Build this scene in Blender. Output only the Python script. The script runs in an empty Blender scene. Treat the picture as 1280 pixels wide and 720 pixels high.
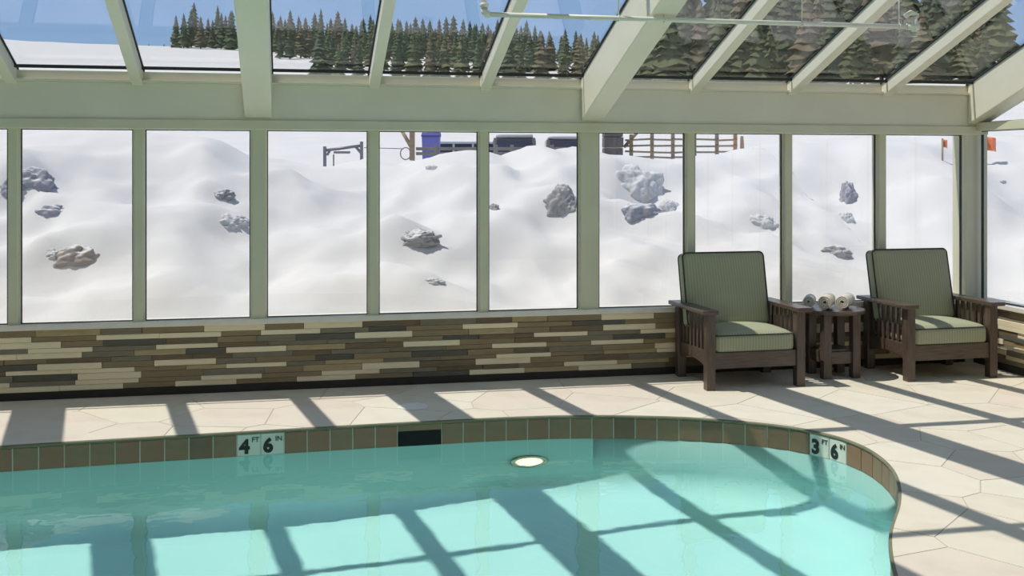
import bpy, bmesh, math, random
from mathutils import Vector, Matrix, noise
random.seed(7)
sc = bpy.context.scene
COL = bpy.context.collection

# ------------------------------------------------------------------ camera, sky, sun, exposure
F, YAW, V0, CH = 1345.9, 0.205, 209.2, 1.75          # focal length in px, yaw, horizon row, eye height
cam = bpy.data.cameras.new('camera'); cam_o = bpy.data.objects.new('camera', cam); COL.objects.link(cam_o)
cam_o.location = (0, 0, CH); cam_o.rotation_euler = (math.pi / 2, 0, -YAW)
cam.sensor_width = 36; cam.lens = F / 1280 * 36; cam.shift_y = -(360 - V0) / 1280
cam.clip_start = 0.05; cam.clip_end = 1000
sc.camera = cam_o

world = bpy.data.worlds.new('sky'); sc.world = world; world.use_nodes = True
wn, wl = world.node_tree.nodes, world.node_tree.links
bg = wn['Background']; bg.inputs[1].default_value = 1.0
tc = wn.new('ShaderNodeTexCoord'); sx = wn.new('ShaderNodeSeparateXYZ'); rp = wn.new('ShaderNodeValToRGB')
wl.new(tc.outputs['Generated'], sx.inputs[0]); wl.new(sx.outputs['Z'], rp.inputs[0]); wl.new(rp.outputs[0], bg.inputs[0])
cr = rp.color_ramp
cr.elements[0].position = 0.0; cr.elements[0].color = (0.40, 0.55, 0.80, 1)
cr.elements[1].position = 1.0; cr.elements[1].color = (0.24, 0.29, 0.38, 1)
e = cr.elements.new(0.12); e.color = (0.27, 0.44, 0.76, 1)
e = cr.elements.new(0.40); e.color = (0.27, 0.42, 0.69, 1)

SUNV = Vector((-0.49, 0.10, 1.0)).normalized()        # from the ground towards the sun
sl = bpy.data.lights.new('sun', 'SUN'); sl.energy = 3.75; sl.angle = 0.0093; sl.color = (1.0, 0.96, 0.90)
sun = bpy.data.objects.new('sun', sl); COL.objects.link(sun)
sun.rotation_euler = SUNV.to_track_quat('Z', 'Y').to_euler(); sun.location = (-20, 5, 40)
sl.cycles.is_caustics_light = True

vs = sc.view_settings
vs.view_transform = 'Standard'; vs.look = 'None'; vs.exposure = 0.0; vs.gamma = 1.0; vs.use_curve_mapping = False
sc.cycles.use_denoising = True
sc.cycles.max_bounces = 16; sc.cycles.diffuse_bounces = 9; sc.cycles.glossy_bounces = 4
sc.cycles.transmission_bounces = 8; sc.cycles.transparent_max_bounces = 24
sc.cycles.caustics_reflective = False; sc.cycles.sample_clamp_indirect = 6.0

# ------------------------------------------------------------------ pixel helpers
SY, CY = math.sin(YAW), math.cos(YAW)
def at_depth(u, v, d):
    a = (u - 640) / F
    return Vector((d * (SY + a * CY), d * (CY - a * SY), CH + (V0 - v) / F * d))
def on_z(u, v, z=0.0):
    return at_depth(u, v, (CH - z) * F / (v - V0))
def on_y(u, v, Y):
    a = (u - 640) / F
    return at_depth(u, v, Y / (CY - a * SY))

# ------------------------------------------------------------------ materials
MATS = {}
def ramp_node(nt, cols):
    r = nt.nodes.new('ShaderNodeValToRGB'); els = r.color_ramp.elements
    n = len(cols)
    els[0].position = 0.25; els[0].color = (*cols[0], 1)
    els[1].position = 0.75; els[1].color = (*cols[-1], 1)
    for i in range(1, n - 1):
        el = els.new(0.25 + 0.5 * i / (n - 1)); el.color = (*cols[i], 1)
    return r
def mat(name, cols, rough=0.6, scale=6.0, detail=4.0, stretch=(1, 1, 1), bump=0.0, bscale=None, metal=0.0, coat=0.0, coords='Object', emit=0.0, spec=0.5):
    if name in MATS: return MATS[name]
    m = bpy.data.materials.new(name); m.use_nodes = True; MATS[name] = m
    nt = m.node_tree; p = nt.nodes['Principled BSDF']
    p.inputs['Roughness'].default_value = rough; p.inputs['Metallic'].default_value = metal
    p.inputs['Coat Weight'].default_value = coat; p.inputs['Specular IOR Level'].default_value = spec
    if not isinstance(cols[0], (tuple, list)): cols = [cols]
    t = nt.nodes.new('ShaderNodeTexCoord'); mp = nt.nodes.new('ShaderNodeMapping'); mp.inputs['Scale'].default_value = stretch
    nt.links.new(t.outputs[coords], mp.inputs[0])
    n = nt.nodes.new('ShaderNodeTexNoise'); n.inputs['Scale'].default_value = scale; n.inputs['Detail'].default_value = detail
    nt.links.new(mp.outputs[0], n.inputs['Vector'])
    if len(cols) > 1:
        r = ramp_node(nt, cols); nt.links.new(n.outputs['Fac'], r.inputs[0]); nt.links.new(r.outputs[0], p.inputs['Base Color'])
    else:
        p.inputs['Base Color'].default_value = (*cols[0], 1)
    if emit:
        p.inputs['Emission Color'].default_value = (*cols[0], 1); p.inputs['Emission Strength'].default_value = emit
    if bump:
        n2 = nt.nodes.new('ShaderNodeTexNoise'); n2.inputs['Scale'].default_value = bscale or scale * 4; n2.inputs['Detail'].default_value = 5
        nt.links.new(mp.outputs[0], n2.inputs['Vector'])
        b = nt.nodes.new('ShaderNodeBump'); b.inputs['Strength'].default_value = bump; b.inputs['Distance'].default_value = 0.01
        nt.links.new(n2.outputs['Fac'], b.inputs['Height']); nt.links.new(b.outputs[0], p.inputs['Normal'])
    return m

def glass_mat():
    m = bpy.data.materials.new('window_glass'); m.use_nodes = True; nt = m.node_tree; nt.nodes.clear()
    N = nt.nodes.new; out = N('ShaderNodeOutputMaterial'); mx = N('ShaderNodeMixShader')
    t = N('ShaderNodeBsdfTransparent'); t.inputs[0].default_value = (0.975, 0.975, 0.955, 1)
    g = N('ShaderNodeBsdfGlossy'); g.inputs['Roughness'].default_value = 0.0
    lw = N('ShaderNodeLayerWeight'); lw.inputs[0].default_value = 0.5
    pw = N('ShaderNodeMath'); pw.operation = 'POWER'; pw.inputs[1].default_value = 5.0
    ma = N('ShaderNodeMath'); ma.operation = 'MULTIPLY_ADD'; ma.inputs[1].default_value = 0.92; ma.inputs[2].default_value = 0.035
    L = nt.links.new
    L(lw.outputs['Facing'], pw.inputs[0]); L(pw.outputs[0], ma.inputs[0]); L(ma.outputs[0], mx.inputs[0])
    L(t.outputs[0], mx.inputs[1]); L(g.outputs[0], mx.inputs[2]); L(mx.outputs[0], out.inputs[0])
    return m
GLASS = glass_mat()

def water_mat():
    m = bpy.data.materials.new('pool_water'); m.use_nodes = True; nt = m.node_tree; nt.nodes.clear()
    N = nt.nodes.new; L = nt.links.new
    out = N('ShaderNodeOutputMaterial'); mx = N('ShaderNodeMixShader')
    r = N('ShaderNodeBsdfRefraction'); r.inputs['IOR'].default_value = 1.33; r.inputs['Roughness'].default_value = 0.0
    r.inputs[0].default_value = (0.87, 0.985, 0.972, 1)
    g = N('ShaderNodeBsdfGlossy'); g.inputs['Roughness'].default_value = 0.0
    fr = N('ShaderNodeFresnel'); fr.inputs[0].default_value = 1.42
    t = N('ShaderNodeTexCoord'); n = N('ShaderNodeTexNoise'); n.inputs['Scale'].default_value = 5.0; n.inputs['Detail'].default_value = 2.0
    b = N('ShaderNodeBump'); b.inputs['Strength'].default_value = 0.2; b.inputs['Distance'].default_value = 0.01
    L(t.outputs['Object'], n.inputs['Vector']); L(n.outputs['Fac'], b.inputs['Height'])
    L(b.outputs[0], g.inputs['Normal']); L(b.outputs[0], r.inputs['Normal'])
    L(fr.outputs[0], mx.inputs[0]); L(r.outputs[0], mx.inputs[1]); L(g.outputs[0], mx.inputs[2]); L(mx.outputs[0], out.inputs[0])
    return m
WATER = water_mat()

def stripe_fabric():
    m = bpy.data.materials.new('sage_stripe_fabric'); m.use_nodes = True; nt = m.node_tree; p = nt.nodes['Principled BSDF']
    N = nt.nodes.new; L = nt.links.new
    t = N('ShaderNodeTexCoord'); w = N('ShaderNodeTexWave'); w.bands_direction = 'X'
    w.inputs['Scale'].default_value = 13.0; w.inputs['Distortion'].default_value = 0.15
    r = N('ShaderNodeValToRGB'); e0, e1 = r.color_ramp.elements
    e0.position = 0.35; e0.color = (0.35, 0.365, 0.25, 1); e1.position = 0.75; e1.color = (0.42, 0.435, 0.315, 1)
    L(t.outputs['Object'], w.inputs['Vector']); L(w.outputs['Fac'], r.inputs[0]); L(r.outputs[0], p.inputs['Base Color'])
    p.inputs['Roughness'].default_value = 0.9; p.inputs['Specular IOR Level'].default_value = 0.1
    return m
FABRIC = stripe_fabric()

M_PAINT = mat('cream_paint', [(0.73, 0.70, 0.57), (0.78, 0.75, 0.62)], 0.42, 3)
M_FRAME = mat('frame_paint', [(0.61, 0.61, 0.45), (0.68, 0.67, 0.51)], 0.38, 3)
M_GASKET = mat('black_gasket', (0.025, 0.028, 0.026), 0.6)
M_SILL = mat('sill_stone', [(0.74, 0.70, 0.62), (0.84, 0.80, 0.72)], 0.35, 9)
M_BASE = mat('black_base', (0.018, 0.016, 0.014), 0.5)
M_CORE = mat('mortar', [(0.06, 0.055, 0.035), (0.10, 0.085, 0.055)], 0.9, 12)
M_WALL = mat('plaster_wall', [(0.36, 0.33, 0.27), (0.42, 0.39, 0.32)], 0.8, 2)
STRIP_MATS = [
    mat('strip_beige', [(0.80, 0.70, 0.47), (0.90, 0.80, 0.57), (0.84, 0.76, 0.52)], 0.6, 7, stretch=(1, 1, 6), bump=0.15),
    mat('strip_tan', [(0.378, 0.301, 0.161), (0.504, 0.406, 0.238)], 0.65, 8, stretch=(1, 1, 6), bump=0.2),
    mat('strip_brown', [(0.210, 0.161, 0.091), (0.308, 0.238, 0.140), (0.238, 0.203, 0.119)], 0.65, 9, stretch=(1, 1, 8), bump=0.25),
    mat('strip_umber', [(0.140, 0.105, 0.059), (0.224, 0.168, 0.105)], 0.65, 9, stretch=(1, 1, 8), bump=0.25),
    mat('strip_grey_green', [(0.18, 0.165, 0.115), (0.27, 0.235, 0.175)], 0.65, 9, stretch=(1, 1, 8), bump=0.25),
    mat('strip_slate', [(0.085, 0.088, 0.068), (0.14, 0.13, 0.105)], 0.65, 9, stretch=(1, 1, 8), bump=0.25)]
STRIP_P = [0.34, 0.10, 0.20, 0.12, 0.16, 0.08]
STONE_MATS = [
    mat('flagstone_cream', [(0.61, 0.55, 0.44), (0.73, 0.67, 0.56), (0.67, 0.62, 0.52)], 0.75, 2.2, 6, bump=0.25, bscale=14),
    mat('flagstone_rose', [(0.61, 0.53, 0.45), (0.72, 0.64, 0.55), (0.67, 0.61, 0.53)], 0.75, 2.0, 6, bump=0.25, bscale=14),
    mat('flagstone_pale', [(0.65, 0.60, 0.50), (0.75, 0.70, 0.60), (0.69, 0.65, 0.55)], 0.75, 2.6, 6, bump=0.25, bscale=14)]
M_JOINT = mat('stone_joint', [(0.47, 0.42, 0.33), (0.55, 0.49, 0.40)], 0.9, 10)
M_COPING = mat('coping_edge', [(0.16, 0.16, 0.10), (0.24, 0.225, 0.15)], 0.7, 6)
M_GROUT = mat('tile_grout', (0.62, 0.63, 0.52), 0.8)
TILE_MATS = [
    mat('slate_tile_olive', [(0.198, 0.144, 0.083), (0.281, 0.181, 0.103), (0.309, 0.150, 0.092)], 0.4, 7, 5, bump=0.1),
    mat('slate_tile_rust', [(0.216, 0.144, 0.083), (0.300, 0.156, 0.092), (0.254, 0.163, 0.094)], 0.4, 7, 5, bump=0.1),
    mat('slate_tile_dark', [(0.160, 0.112, 0.067), (0.225, 0.144, 0.086)], 0.4, 7, 5, bump=0.1)]
M_MARK = mat('white_marker_tile', [(0.70, 0.72, 0.64), (0.76, 0.77, 0.70)], 0.35, 5)
M_INK = mat('black_ink', (0.012, 0.014, 0.014), 0.5)
M_PLASTER = mat('pool_plaster', [(0.58, 0.89, 0.87), (0.64, 0.93, 0.91)], 0.85, 2.5, 5)
M_DARK = mat('slot_shade_black', (0.008, 0.008, 0.008), 0.9)
M_WOOD = mat('dark_oak', [(0.050, 0.034, 0.026), (0.095, 0.066, 0.052), (0.125, 0.09, 0.075)], 0.38, 5, 6, stretch=(14, 14, 1.2), bump=0.08, coat=0.15)
M_WOODH = mat('dark_oak_rail', [(0.055, 0.037, 0.028), (0.10, 0.07, 0.055), (0.13, 0.095, 0.078)], 0.36, 5, 6, stretch=(1.2, 14, 14), bump=0.08, coat=0.2)
M_PIPING = mat('dark_welt', (0.05, 0.055, 0.04), 0.9)
M_TOWEL = mat('towel_white', [(0.74, 0.72, 0.68), (0.82, 0.80, 0.76)], 0.95, 40, bump=0.6, bscale=180, spec=0.1)
M_TOWEL2 = mat('towel_beige', [(0.66, 0.60, 0.53), (0.76, 0.70, 0.63)], 0.95, 40, bump=0.6, bscale=180, spec=0.1)
M_PIPE = mat('white_pipe', [(0.72, 0.74, 0.64), (0.78, 0.79, 0.70)], 0.35, 5)
M_LID = mat('white_plastic_lid', (0.88, 0.88, 0.87), 0.4)
M_CHROME = mat('steel_rim', (0.55, 0.52, 0.42), 0.25, metal=1.0)
M_LENS = mat('lit_lens', (1.0, 0.90, 0.62), 0.3, emit=1.6)
M_SNOW = mat('snow', [(0.645, 0.63, 0.64), (0.70, 0.685, 0.69)], 0.85, 0.6, 6, bump=0.5, bscale=5, spec=0.1)
M_ICE = mat('shade_grey_snow_chunk', [(0.42, 0.42, 0.44), (0.60, 0.60, 0.62), (0.70, 0.70, 0.72)], 0.85, 5, 6, bump=0.8, bscale=14, spec=0.1)  # snow lumps: shade on their faces is put into this grey
M_ROCK = mat('grey_boulder', [(0.22, 0.22, 0.23), (0.34, 0.34, 0.35), (0.46, 0.45, 0.46)], 0.9, 4, 6, bump=0.8, bscale=12)
M_ROCKBLUE = mat('blue_grey_boulder', [(0.28, 0.28, 0.34), (0.38, 0.38, 0.44)], 0.9, 4, 6, bump=0.6, bscale=10)
M_ROCKBROWN = mat('brown_boulder', [(0.24, 0.20, 0.18), (0.36, 0.31, 0.29), (0.44, 0.39, 0.37)], 0.9, 5, 6, bump=0.6, bscale=12)
def snow_covered(m, lo, hi):
    # snow lying on whatever faces upwards
    nt = m.node_tree; N = nt.nodes.new; L = nt.links.new; p = nt.nodes['Principled BSDF']
    src = p.inputs['Base Color'].links[0].from_socket
    g = N('ShaderNodeNewGeometry'); sp_ = N('ShaderNodeSeparateXYZ'); L(g.outputs['Normal'], sp_.inputs[0])
    n = N('ShaderNodeTexNoise'); n.inputs['Scale'].default_value = 9; n.inputs['Detail'].default_value = 5
    t = N('ShaderNodeTexCoord'); L(t.outputs['Object'], n.inputs['Vector'])
    a = N('ShaderNodeMath'); a.operation = 'MULTIPLY_ADD'; a.inputs[1].default_value = 1.1; L(n.outputs['Fac'], a.inputs[0]); L(sp_.outputs['Z'], a.inputs[2])
    r = N('ShaderNodeMapRange'); r.inputs[1].default_value = lo; r.inputs[2].default_value = hi; L(a.outputs[0], r.inputs[0])
    x = N('ShaderNodeMix'); x.data_type = 'RGBA'; L(r.outputs[0], x.inputs[0]); L(src, x.inputs[6]); x.inputs[7].default_value = (0.66, 0.66, 0.675, 1)
    L(x.outputs[2], p.inputs['Base Color'])
for m_ in (M_ROCK, M_ROCKBLUE, M_ROCKBROWN, M_ICE): snow_covered(m_, 1.20, 1.50)
M_BARK = mat('bark', [(0.07, 0.05, 0.035), (0.13, 0.10, 0.075)], 0.9, 6)
NEEDLES = [mat('needles_dark', [(0.05, 0.07, 0.04), (0.10, 0.12, 0.065)], 0.9, 1.4, 5),
           mat('needles_olive', [(0.075, 0.09, 0.04), (0.14, 0.15, 0.075)], 0.9, 1.4, 5),
           mat('needles_rust', [(0.12, 0.095, 0.06), (0.18, 0.14, 0.085)], 0.9, 1.4, 5)]
M_FENCE = mat('weathered_timber', [(0.28, 0.21, 0.14), (0.42, 0.32, 0.21)], 0.85, 5, stretch=(1, 1, 4))
M_FENCEO = mat('orange_timber', [(0.46, 0.27, 0.15), (0.55, 0.34, 0.21)], 0.85, 5)
M_GUARD = mat('grey_timber', [(0.20, 0.185, 0.175), (0.30, 0.28, 0.26)], 0.85, 5)
M_GREYMETAL = mat('grey_metal', (0.22, 0.22, 0.25), 0.45, metal=0.3)
M_BLUE = mat('blue_bin_plastic', (0.16, 0.16, 0.48), 0.5)
M_BLUEDK = mat('dark_blue_lid', (0.06, 0.06, 0.26), 0.5)
M_VAN = mat('pale_car_paint', (0.52, 0.54, 0.60), 0.3, coat=0.4)
M_CARDK = mat('dark_car_paint', [(0.07, 0.07, 0.075), (0.10, 0.10, 0.105)], 0.3, coat=0.5)
M_CARGLASS = mat('tinted_glass', (0.03, 0.03, 0.06), 0.1)
M_TYRE = mat('black_rubber', (0.02, 0.02, 0.02), 0.8)
M_ORANGE = mat('orange_fabric', (0.85, 0.22, 0.08), 0.7)

# ------------------------------------------------------------------ mesh helpers
class MB:
    def __init__(s): s.v = []; s.f = []; s.mi = []
    def raw(s, vs, fs, mi=0, M=None):
        o = len(s.v)
        s.v += [tuple(M @ Vector(p)) if M else tuple(p) for p in vs]
        s.f += [tuple(i + o for i in f) for f in fs]; s.mi += [mi] * len(fs); return s
    def box(s, a, b, mi=0, M=None):
        (x0, y0, z0), (x1, y1, z1) = a, b
        return s.raw([(x0, y0, z0), (x1, y0, z0), (x1, y1, z0), (x0, y1, z0), (x0, y0, z1), (x1, y0, z1), (x1, y1, z1), (x0, y1, z1)],
                     [(3, 2, 1, 0), (4, 5, 6, 7), (0, 1, 5, 4), (1, 2, 6, 5), (2, 3, 7, 6), (3, 0, 4, 7)], mi, M)
    def tube(s, path, r, n=10, mi=0, caps=True, closed=False):
        pts = [Vector(p) for p in path]; m = len(pts); rs = r if isinstance(r, (list, tuple)) else [r] * m
        vs = []; up = None
        for i, p in enumerate(pts):
            if closed: t = pts[(i + 1) % m] - pts[i - 1]
            else: t = pts[min(i + 1, m - 1)] - pts[max(i - 1, 0)]
            t.normalize()
            if up is None:
                up = Vector((0, 0, 1)) if abs(t.z) < 0.9 else Vector((1, 0, 0))
            a = t.cross(up); a.normalize(); b = a.cross(t); b.normalize(); up = b
            for k in range(n):
                q = 2 * math.pi * k / n
                vs.append(p + (a * math.cos(q) + b * math.sin(q)) * rs[i])
        fs = []
        for i in range(m if closed else m - 1):
            j = (i + 1) % m
            for k in range(n):
                l = (k + 1) % n
                fs.append((i * n + k, i * n + l, j * n + l, j * n + k))
        if caps and not closed:
            fs.append(tuple(range(n - 1, -1, -1))); fs.append(tuple((m - 1) * n + k for k in range(n)))
        return s.raw(vs, fs, mi)
    def lathe(s, prof, n=20, mi=0, M=None):
        vs = []; fs = []
        for r, z in prof:
            for k in range(n):
                q = 2 * math.pi * k / n; vs.append((r * math.cos(q), r * math.sin(q), z))
        for i in range(len(prof) - 1):
            for k in range(n):
                l = (k + 1) % n; fs.append((i * n + k, i * n + l, (i + 1) * n + l, (i + 1) * n + k))
        fs.append(tuple(range(n - 1, -1, -1))); fs.append(tuple((len(prof) - 1) * n + k for k in range(n)))
        return s.raw(vs, fs, mi, M)
    def prism(s, poly, axis, a, b, mi=0, M=None):
        # poly in the two other axes, extruded along axis ('x': (y,z), 'y': (x,z), 'z': (x,y))
        def P(p, t): return {'x': (t, p[0], p[1]), 'y': (p[0], t, p[1]), 'z': (p[0], p[1], t)}[axis]
        n = len(poly); vs = [P(p, a) for p in poly] + [P(p, b) for p in poly]
        fs = [tuple(range(n - 1, -1, -1)), tuple(range(n, 2 * n))] + [(i, (i + 1) % n, n + (i + 1) % n, n + i) for i in range(n)]
        return s.raw(vs, fs, mi, M)
    def mesh(s, name, mats, bevel=0.0, smooth=False, seg=2):
        me = bpy.data.meshes.new(name); me.from_pydata(s.v, [], s.f)
        for m in (mats if isinstance(mats, (list, tuple)) else [mats]): me.materials.append(m)
        for p, k in zip(me.polygons, s.mi): p.material_index = k
        bm = bmesh.new(); bm.from_mesh(me); bmesh.ops.recalc_face_normals(bm, faces=bm.faces)
        if bevel:
            ed = [x for x in bm.edges if len(x.link_faces) == 2 and x.calc_face_angle(0) > 0.6]
            bmesh.ops.bevel(bm, geom=ed, offset=bevel, segments=seg, affect='EDGES', profile=0.6, clamp_overlap=True)
        for f in bm.faces: f.smooth = smooth
        bm.to_mesh(me); bm.free(); return me
    def build(s, name, mats, parent=None, bevel=0.0, smooth=False, seg=2, loc=None, rot=None):
        return link(name, s.mesh(name, mats, bevel, smooth, seg), parent, loc, rot)
def link(name, me, parent=None, loc=None, rot=None):
    o = bpy.data.objects.new(name, me); COL.objects.link(o)
    if parent: o.parent = parent
    if loc is not None: o.location = loc
    if rot is not None: o.rotation_euler = rot
    return o
def tag(o, label=None, cat=None, group=None, kind=None):
    if label: o['label'] = label
    if cat: o['category'] = cat
    if group: o['group'] = group
    if kind: o['kind'] = kind
    return o
def empty(name, loc=(0, 0, 0), rz=0.0):
    o = bpy.data.objects.new(name, None); COL.objects.link(o); o.location = loc; o.rotation_euler = (0, 0, rz); o.empty_display_size = 0.2
    return o
def copy_tree(o, parent=None):
    c = o.copy(); COL.objects.link(c); c.parent = parent
    for ch in o.children: copy_tree(ch, c)
    return c

# ------------------------------------------------------------------ dimensions of the room
YW = 8.665                       # inner face of the window wall
BAY, X0 = 0.896, -2.018          # mullion spacing and position of mullion 0
def mx(i): return X0 + BAY * i
XR = mx(9)                       # right (gable) wall line
XL, YB = -7.45, -2.6             # left wall, wall behind the camera
Z_SILL, Z_WTOP = 0.568, 2.041
ROOF_Y, ROOF_Z, ROOF_S = 8.60, 2.50, 0.362
def roof_z(y): return ROOF_Z + ROOF_S * (ROOF_Y - y)

# ------------------------------------------------------------------ pool outline
PO = [(-1.77, 7.29), (-1.02, 7.33), (-0.31, 7.36), (0.43, 7.39), (1.09, 7.405), (1.60, 7.40), (2.05, 7.35), (2.54, 7.22), (2.85, 7.09), (3.13, 6.92),
      (3.34, 6.73), (3.48, 6.50), (3.54, 6.26), (3.53, 6.01), (3.46, 5.72), (3.33, 5.42), (3.12, 5.07), (2.81, 4.64), (2.56, 4.18), (2.32, 3.6),
      (1.95, 2.95), (1.2, 2.45), (0, 2.2), (-1.5, 2.3), (-3, 2.6), (-4.2, 3.2), (-4.95, 4.2), (-5.05, 5.3), (-4.5, 6.3), (-3.6, 6.95), (-2.6, 7.22)]
def catmull(P, n=8):
    out = []; m = len(P)
    for i in range(m):
        p0, p1, p2, p3 = (Vector(P[(i + k) % m]) for k in (-1, 0, 1, 2))
        for k in range(n):
            t = k / n
            out.append(0.5 * ((2 * p1) + (p2 - p0) * t + (2 * p0 - 5 * p1 + 4 * p2 - p3) * t * t + (3 * p1 - p0 - 3 * p2 + p3) * t ** 3))
    return out
OUT = catmull(PO, 8)             # clockwise seen from above
NO = len(OUT)
def inward(pts, i):
    t = pts[(i + 1) % len(pts)] - pts[i - 1]; t.normalize()
    return Vector((t.y, -t.x))   # right of travel = inside for a clockwise outline
def inset(d): return [OUT[i] + inward(OUT, i) * d for i in range(NO)]
def in_poly(p, poly):
    c = False; n = len(poly); j = n - 1
    for i in range(n):
        a, b = poly[i], poly[j]
        if (a.y > p[1]) != (b.y > p[1]) and p[0] < (b.x - a.x) * (p[1] - a.y) / (b.y - a.y) + a.x: c = not c
        j = i
    return c
ARC = [0.0]
for i in range(NO): ARC.append(ARC[-1] + (OUT[(i + 1) % NO] - OUT[i]).length)
PERIM = ARC[-1]
def along(s):
    s %= PERIM
    lo, hi = 0, NO
    while hi - lo > 1:
        m = (lo + hi) // 2
        if ARC[m] <= s: lo = m
        else: hi = m
    t = (s - ARC[lo]) / (ARC[lo + 1] - ARC[lo])
    p = OUT[lo].lerp(OUT[(lo + 1) % NO], t)
    d = (OUT[(lo + 1) % NO] - OUT[lo]).normalized()
    return p, d
Z_WATER = -0.16

# ------------------------------------------------------------------ floor: slab with the pool hole, flagstones as children
def fill_loops(loops, z):
    bm = bmesh.new(); es = []
    for L in loops:
        vs_ = [bm.verts.new((p[0], p[1], z)) for p in L]
        es += [bm.edges.new((vs_[i], vs_[(i + 1) % len(vs_)])) for i in range(len(vs_))]
    bmesh.ops.triangle_fill(bm, use_beauty=True, use_dissolve=False, edges=es)
    for f in bm.faces:
        if f.normal.z < 0: f.normal_flip()
    return bm
rect = [(XL - 0.1, YB - 0.1), (XR + 0.2, YB - 0.1), (XR + 0.2, YW + 0.2), (XL - 0.1, YW + 0.2)]
bm = fill_loops([rect, OUT], -0.0028)
me = bpy.data.meshes.new('floor'); bm.to_mesh(me); bm.free(); me.materials.append(M_JOINT)
floor = tag(link('floor', me), 'cream flagstone pool deck with sun and shadow stripes', 'floor', kind='structure')

def clip_half(poly, a, n):
    # keep the side where (p-a).n <= 0
    out = []
    for i in range(len(poly)):
        p, q = poly[i], poly[(i + 1) % len(poly)]
        dp, dq = (p - a).dot(n), (q - a).dot(n)
        if dp <= 0: out.append(p)
        if dp * dq < 0: out.append(p.lerp(q, dp / (dp - dq)))
    return out
rs = random.Random(3); pts = []
def scatter(gx, keep):
    for j in range(-1, int((YW - YB) / gx) + 2):
        for i in range(-1, int((XR - XL) / gx) + 2):
            q = Vector((XL + (i + 0.5 + 0.5 * (j % 2)) * gx + rs.uniform(-.42, .42) * gx, YB + (j + 0.5) * gx + rs.uniform(-.42, .42) * gx))
            if keep(q) and not in_poly(q, inset(0.45)): pts.append(q)
near_deck = lambda q: q.x > -2.9 and q.y > 3.7
scatter(0.60, near_deck); scatter(1.25, lambda q: not near_deck(q))
pool_cut = MB().prism([tuple(p) for p in OUT], 'z', -0.5, 0.5).build('pool_cut', M_JOINT)
cut_list = []; whole = []
for p in pts:
    poly = [Vector(q) for q in ((XL, YB), (XR - 0.01, YB), (XR - 0.01, YW - 0.01), (XL, YW - 0.01))]
    for q in pts:
        if q is p or (q - p).length > 3.0: continue
        n = (q - p).normalized(); poly = clip_half(poly, (p + q) / 2 - n * 0.0035, n)
        if len(poly) < 3: break
    if len(poly) < 3: continue
    ins = [in_poly(q, OUT) for q in poly]
    near = any(in_poly(o, poly) for o in OUT)
    if all(ins) and not near: continue
    c = sum(poly, Vector((0, 0))) / len(poly)
    o = MB().prism([tuple(q - c) for q in poly], 'z', -0.0028, 0.0).build('flagstone', rs.choice(STONE_MATS), floor, loc=(c.x, c.y, rs.uniform(-0.0008, 0)))
    (cut_list if (any(ins) or near) else whole).append(o)
for o in cut_list:
    md = o.modifiers.new('cut', 'BOOLEAN'); md.operation = 'DIFFERENCE'; md.object = pool_cut; md.solver = 'EXACT'
bpy.context.view_layer.update(); dg = bpy.context.evaluated_depsgraph_get()
for o in cut_list:
    me = bpy.data.meshes.new_from_object(o.evaluated_get(dg)); o.modifiers.clear(); old = o.data; o.data = me
    if len(me.polygons) == 0: bpy.data.objects.remove(o)
bpy.data.objects.remove(pool_cut)

# ------------------------------------------------------------------ pool
pool = empty('swimming_pool', (0, 5, 0))
tag(pool, 'freeform pool with slate waterline tiles and depth markers', 'pool')
PL = Vector((0, 5, 0))
def pool_depth(x):
    t = min(1, max(0, (x + 0.3) / 3.3)); return 1.37 - 0.33 * t * t * (3 - 2 * t)
rings = [(0.0, lambda x: -0.02), (0.0, lambda x: -0.185), (0.007, lambda x: -0.187)]
R = 0.28
for k in range(7):
    a = math.pi / 2 * k / 6
    rings.append((0.007 + R * (1 - math.cos(a)), (lambda a: lambda x: Z_WATER - pool_depth(x) + R * (1 - math.sin(a)))(a)))
vs_, fs_ = [], []
for d, zf in rings:
    for p in inset(d): vs_.append((p.x, p.y - 5, zf(p.x)))
wall_fs = []
for r_ in range(len(rings) - 1):
    for i in range(NO):
        j = (i + 1) % NO; nn = inward(OUT, i)
        shaded = r_ == 2 and nn.x * SUNV.x + nn.y * SUNV.y <= 0
        (wall_fs if shaded else fs_).append((r_ * NO + i, r_ * NO + j, (r_ + 1) * NO + j, (r_ + 1) * NO + i))
me = bpy.data.meshes.new('basin_wall'); me.from_pydata(vs_, [], wall_fs); me.materials.append(M_PLASTER)
bm = bmesh.new(); bm.from_mesh(me); bmesh.ops.delete(bm, geom=[v for v in bm.verts if not v.link_faces], context='VERTS')
for f in bm.faces: f.smooth = True
bm.to_mesh(me); bm.free(); link('basin_wall', me, pool)
me = bpy.data.meshes.new('basin'); me.from_pydata(vs_, [], fs_)
bm = bmesh.new(); bm.from_mesh(me); bm.verts.ensure_lookup_table()
k0 = (len(rings) - 1) * NO
es = [bm.edges.get((bm.verts[k0 + i], bm.verts[k0 + (i + 1) % NO])) for i in range(NO)]
for f in bm.faces: f.smooth = True
bmesh.ops.triangle_fill(bm, use_beauty=True, edges=es)
bmesh.ops.recalc_face_normals(bm, faces=bm.faces); bm.to_mesh(me); bm.free()
me.materials.append(M_PLASTER)
basin = link('basin', me, pool); basin.cycles.is_caustics_receiver = True
# grout backing behind the tiles
def ring_band(name, mats, d0, z0, d1, z1, parent):
    a, b = inset(d0), inset(d1)
    m = MB().raw([(p.x, p.y - 5, z0) for p in a] + [(p.x, p.y - 5, z1) for p in b], [(i, (i + 1) % NO, NO + (i + 1) % NO, NO + i) for i in range(NO)])
    return m.build(name, mats, parent, smooth=True)
ring_band('grout', M_GROUT, 0.003, -0.018, 0.003, -0.186, pool).cycles.is_caustics_receiver = True
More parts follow.
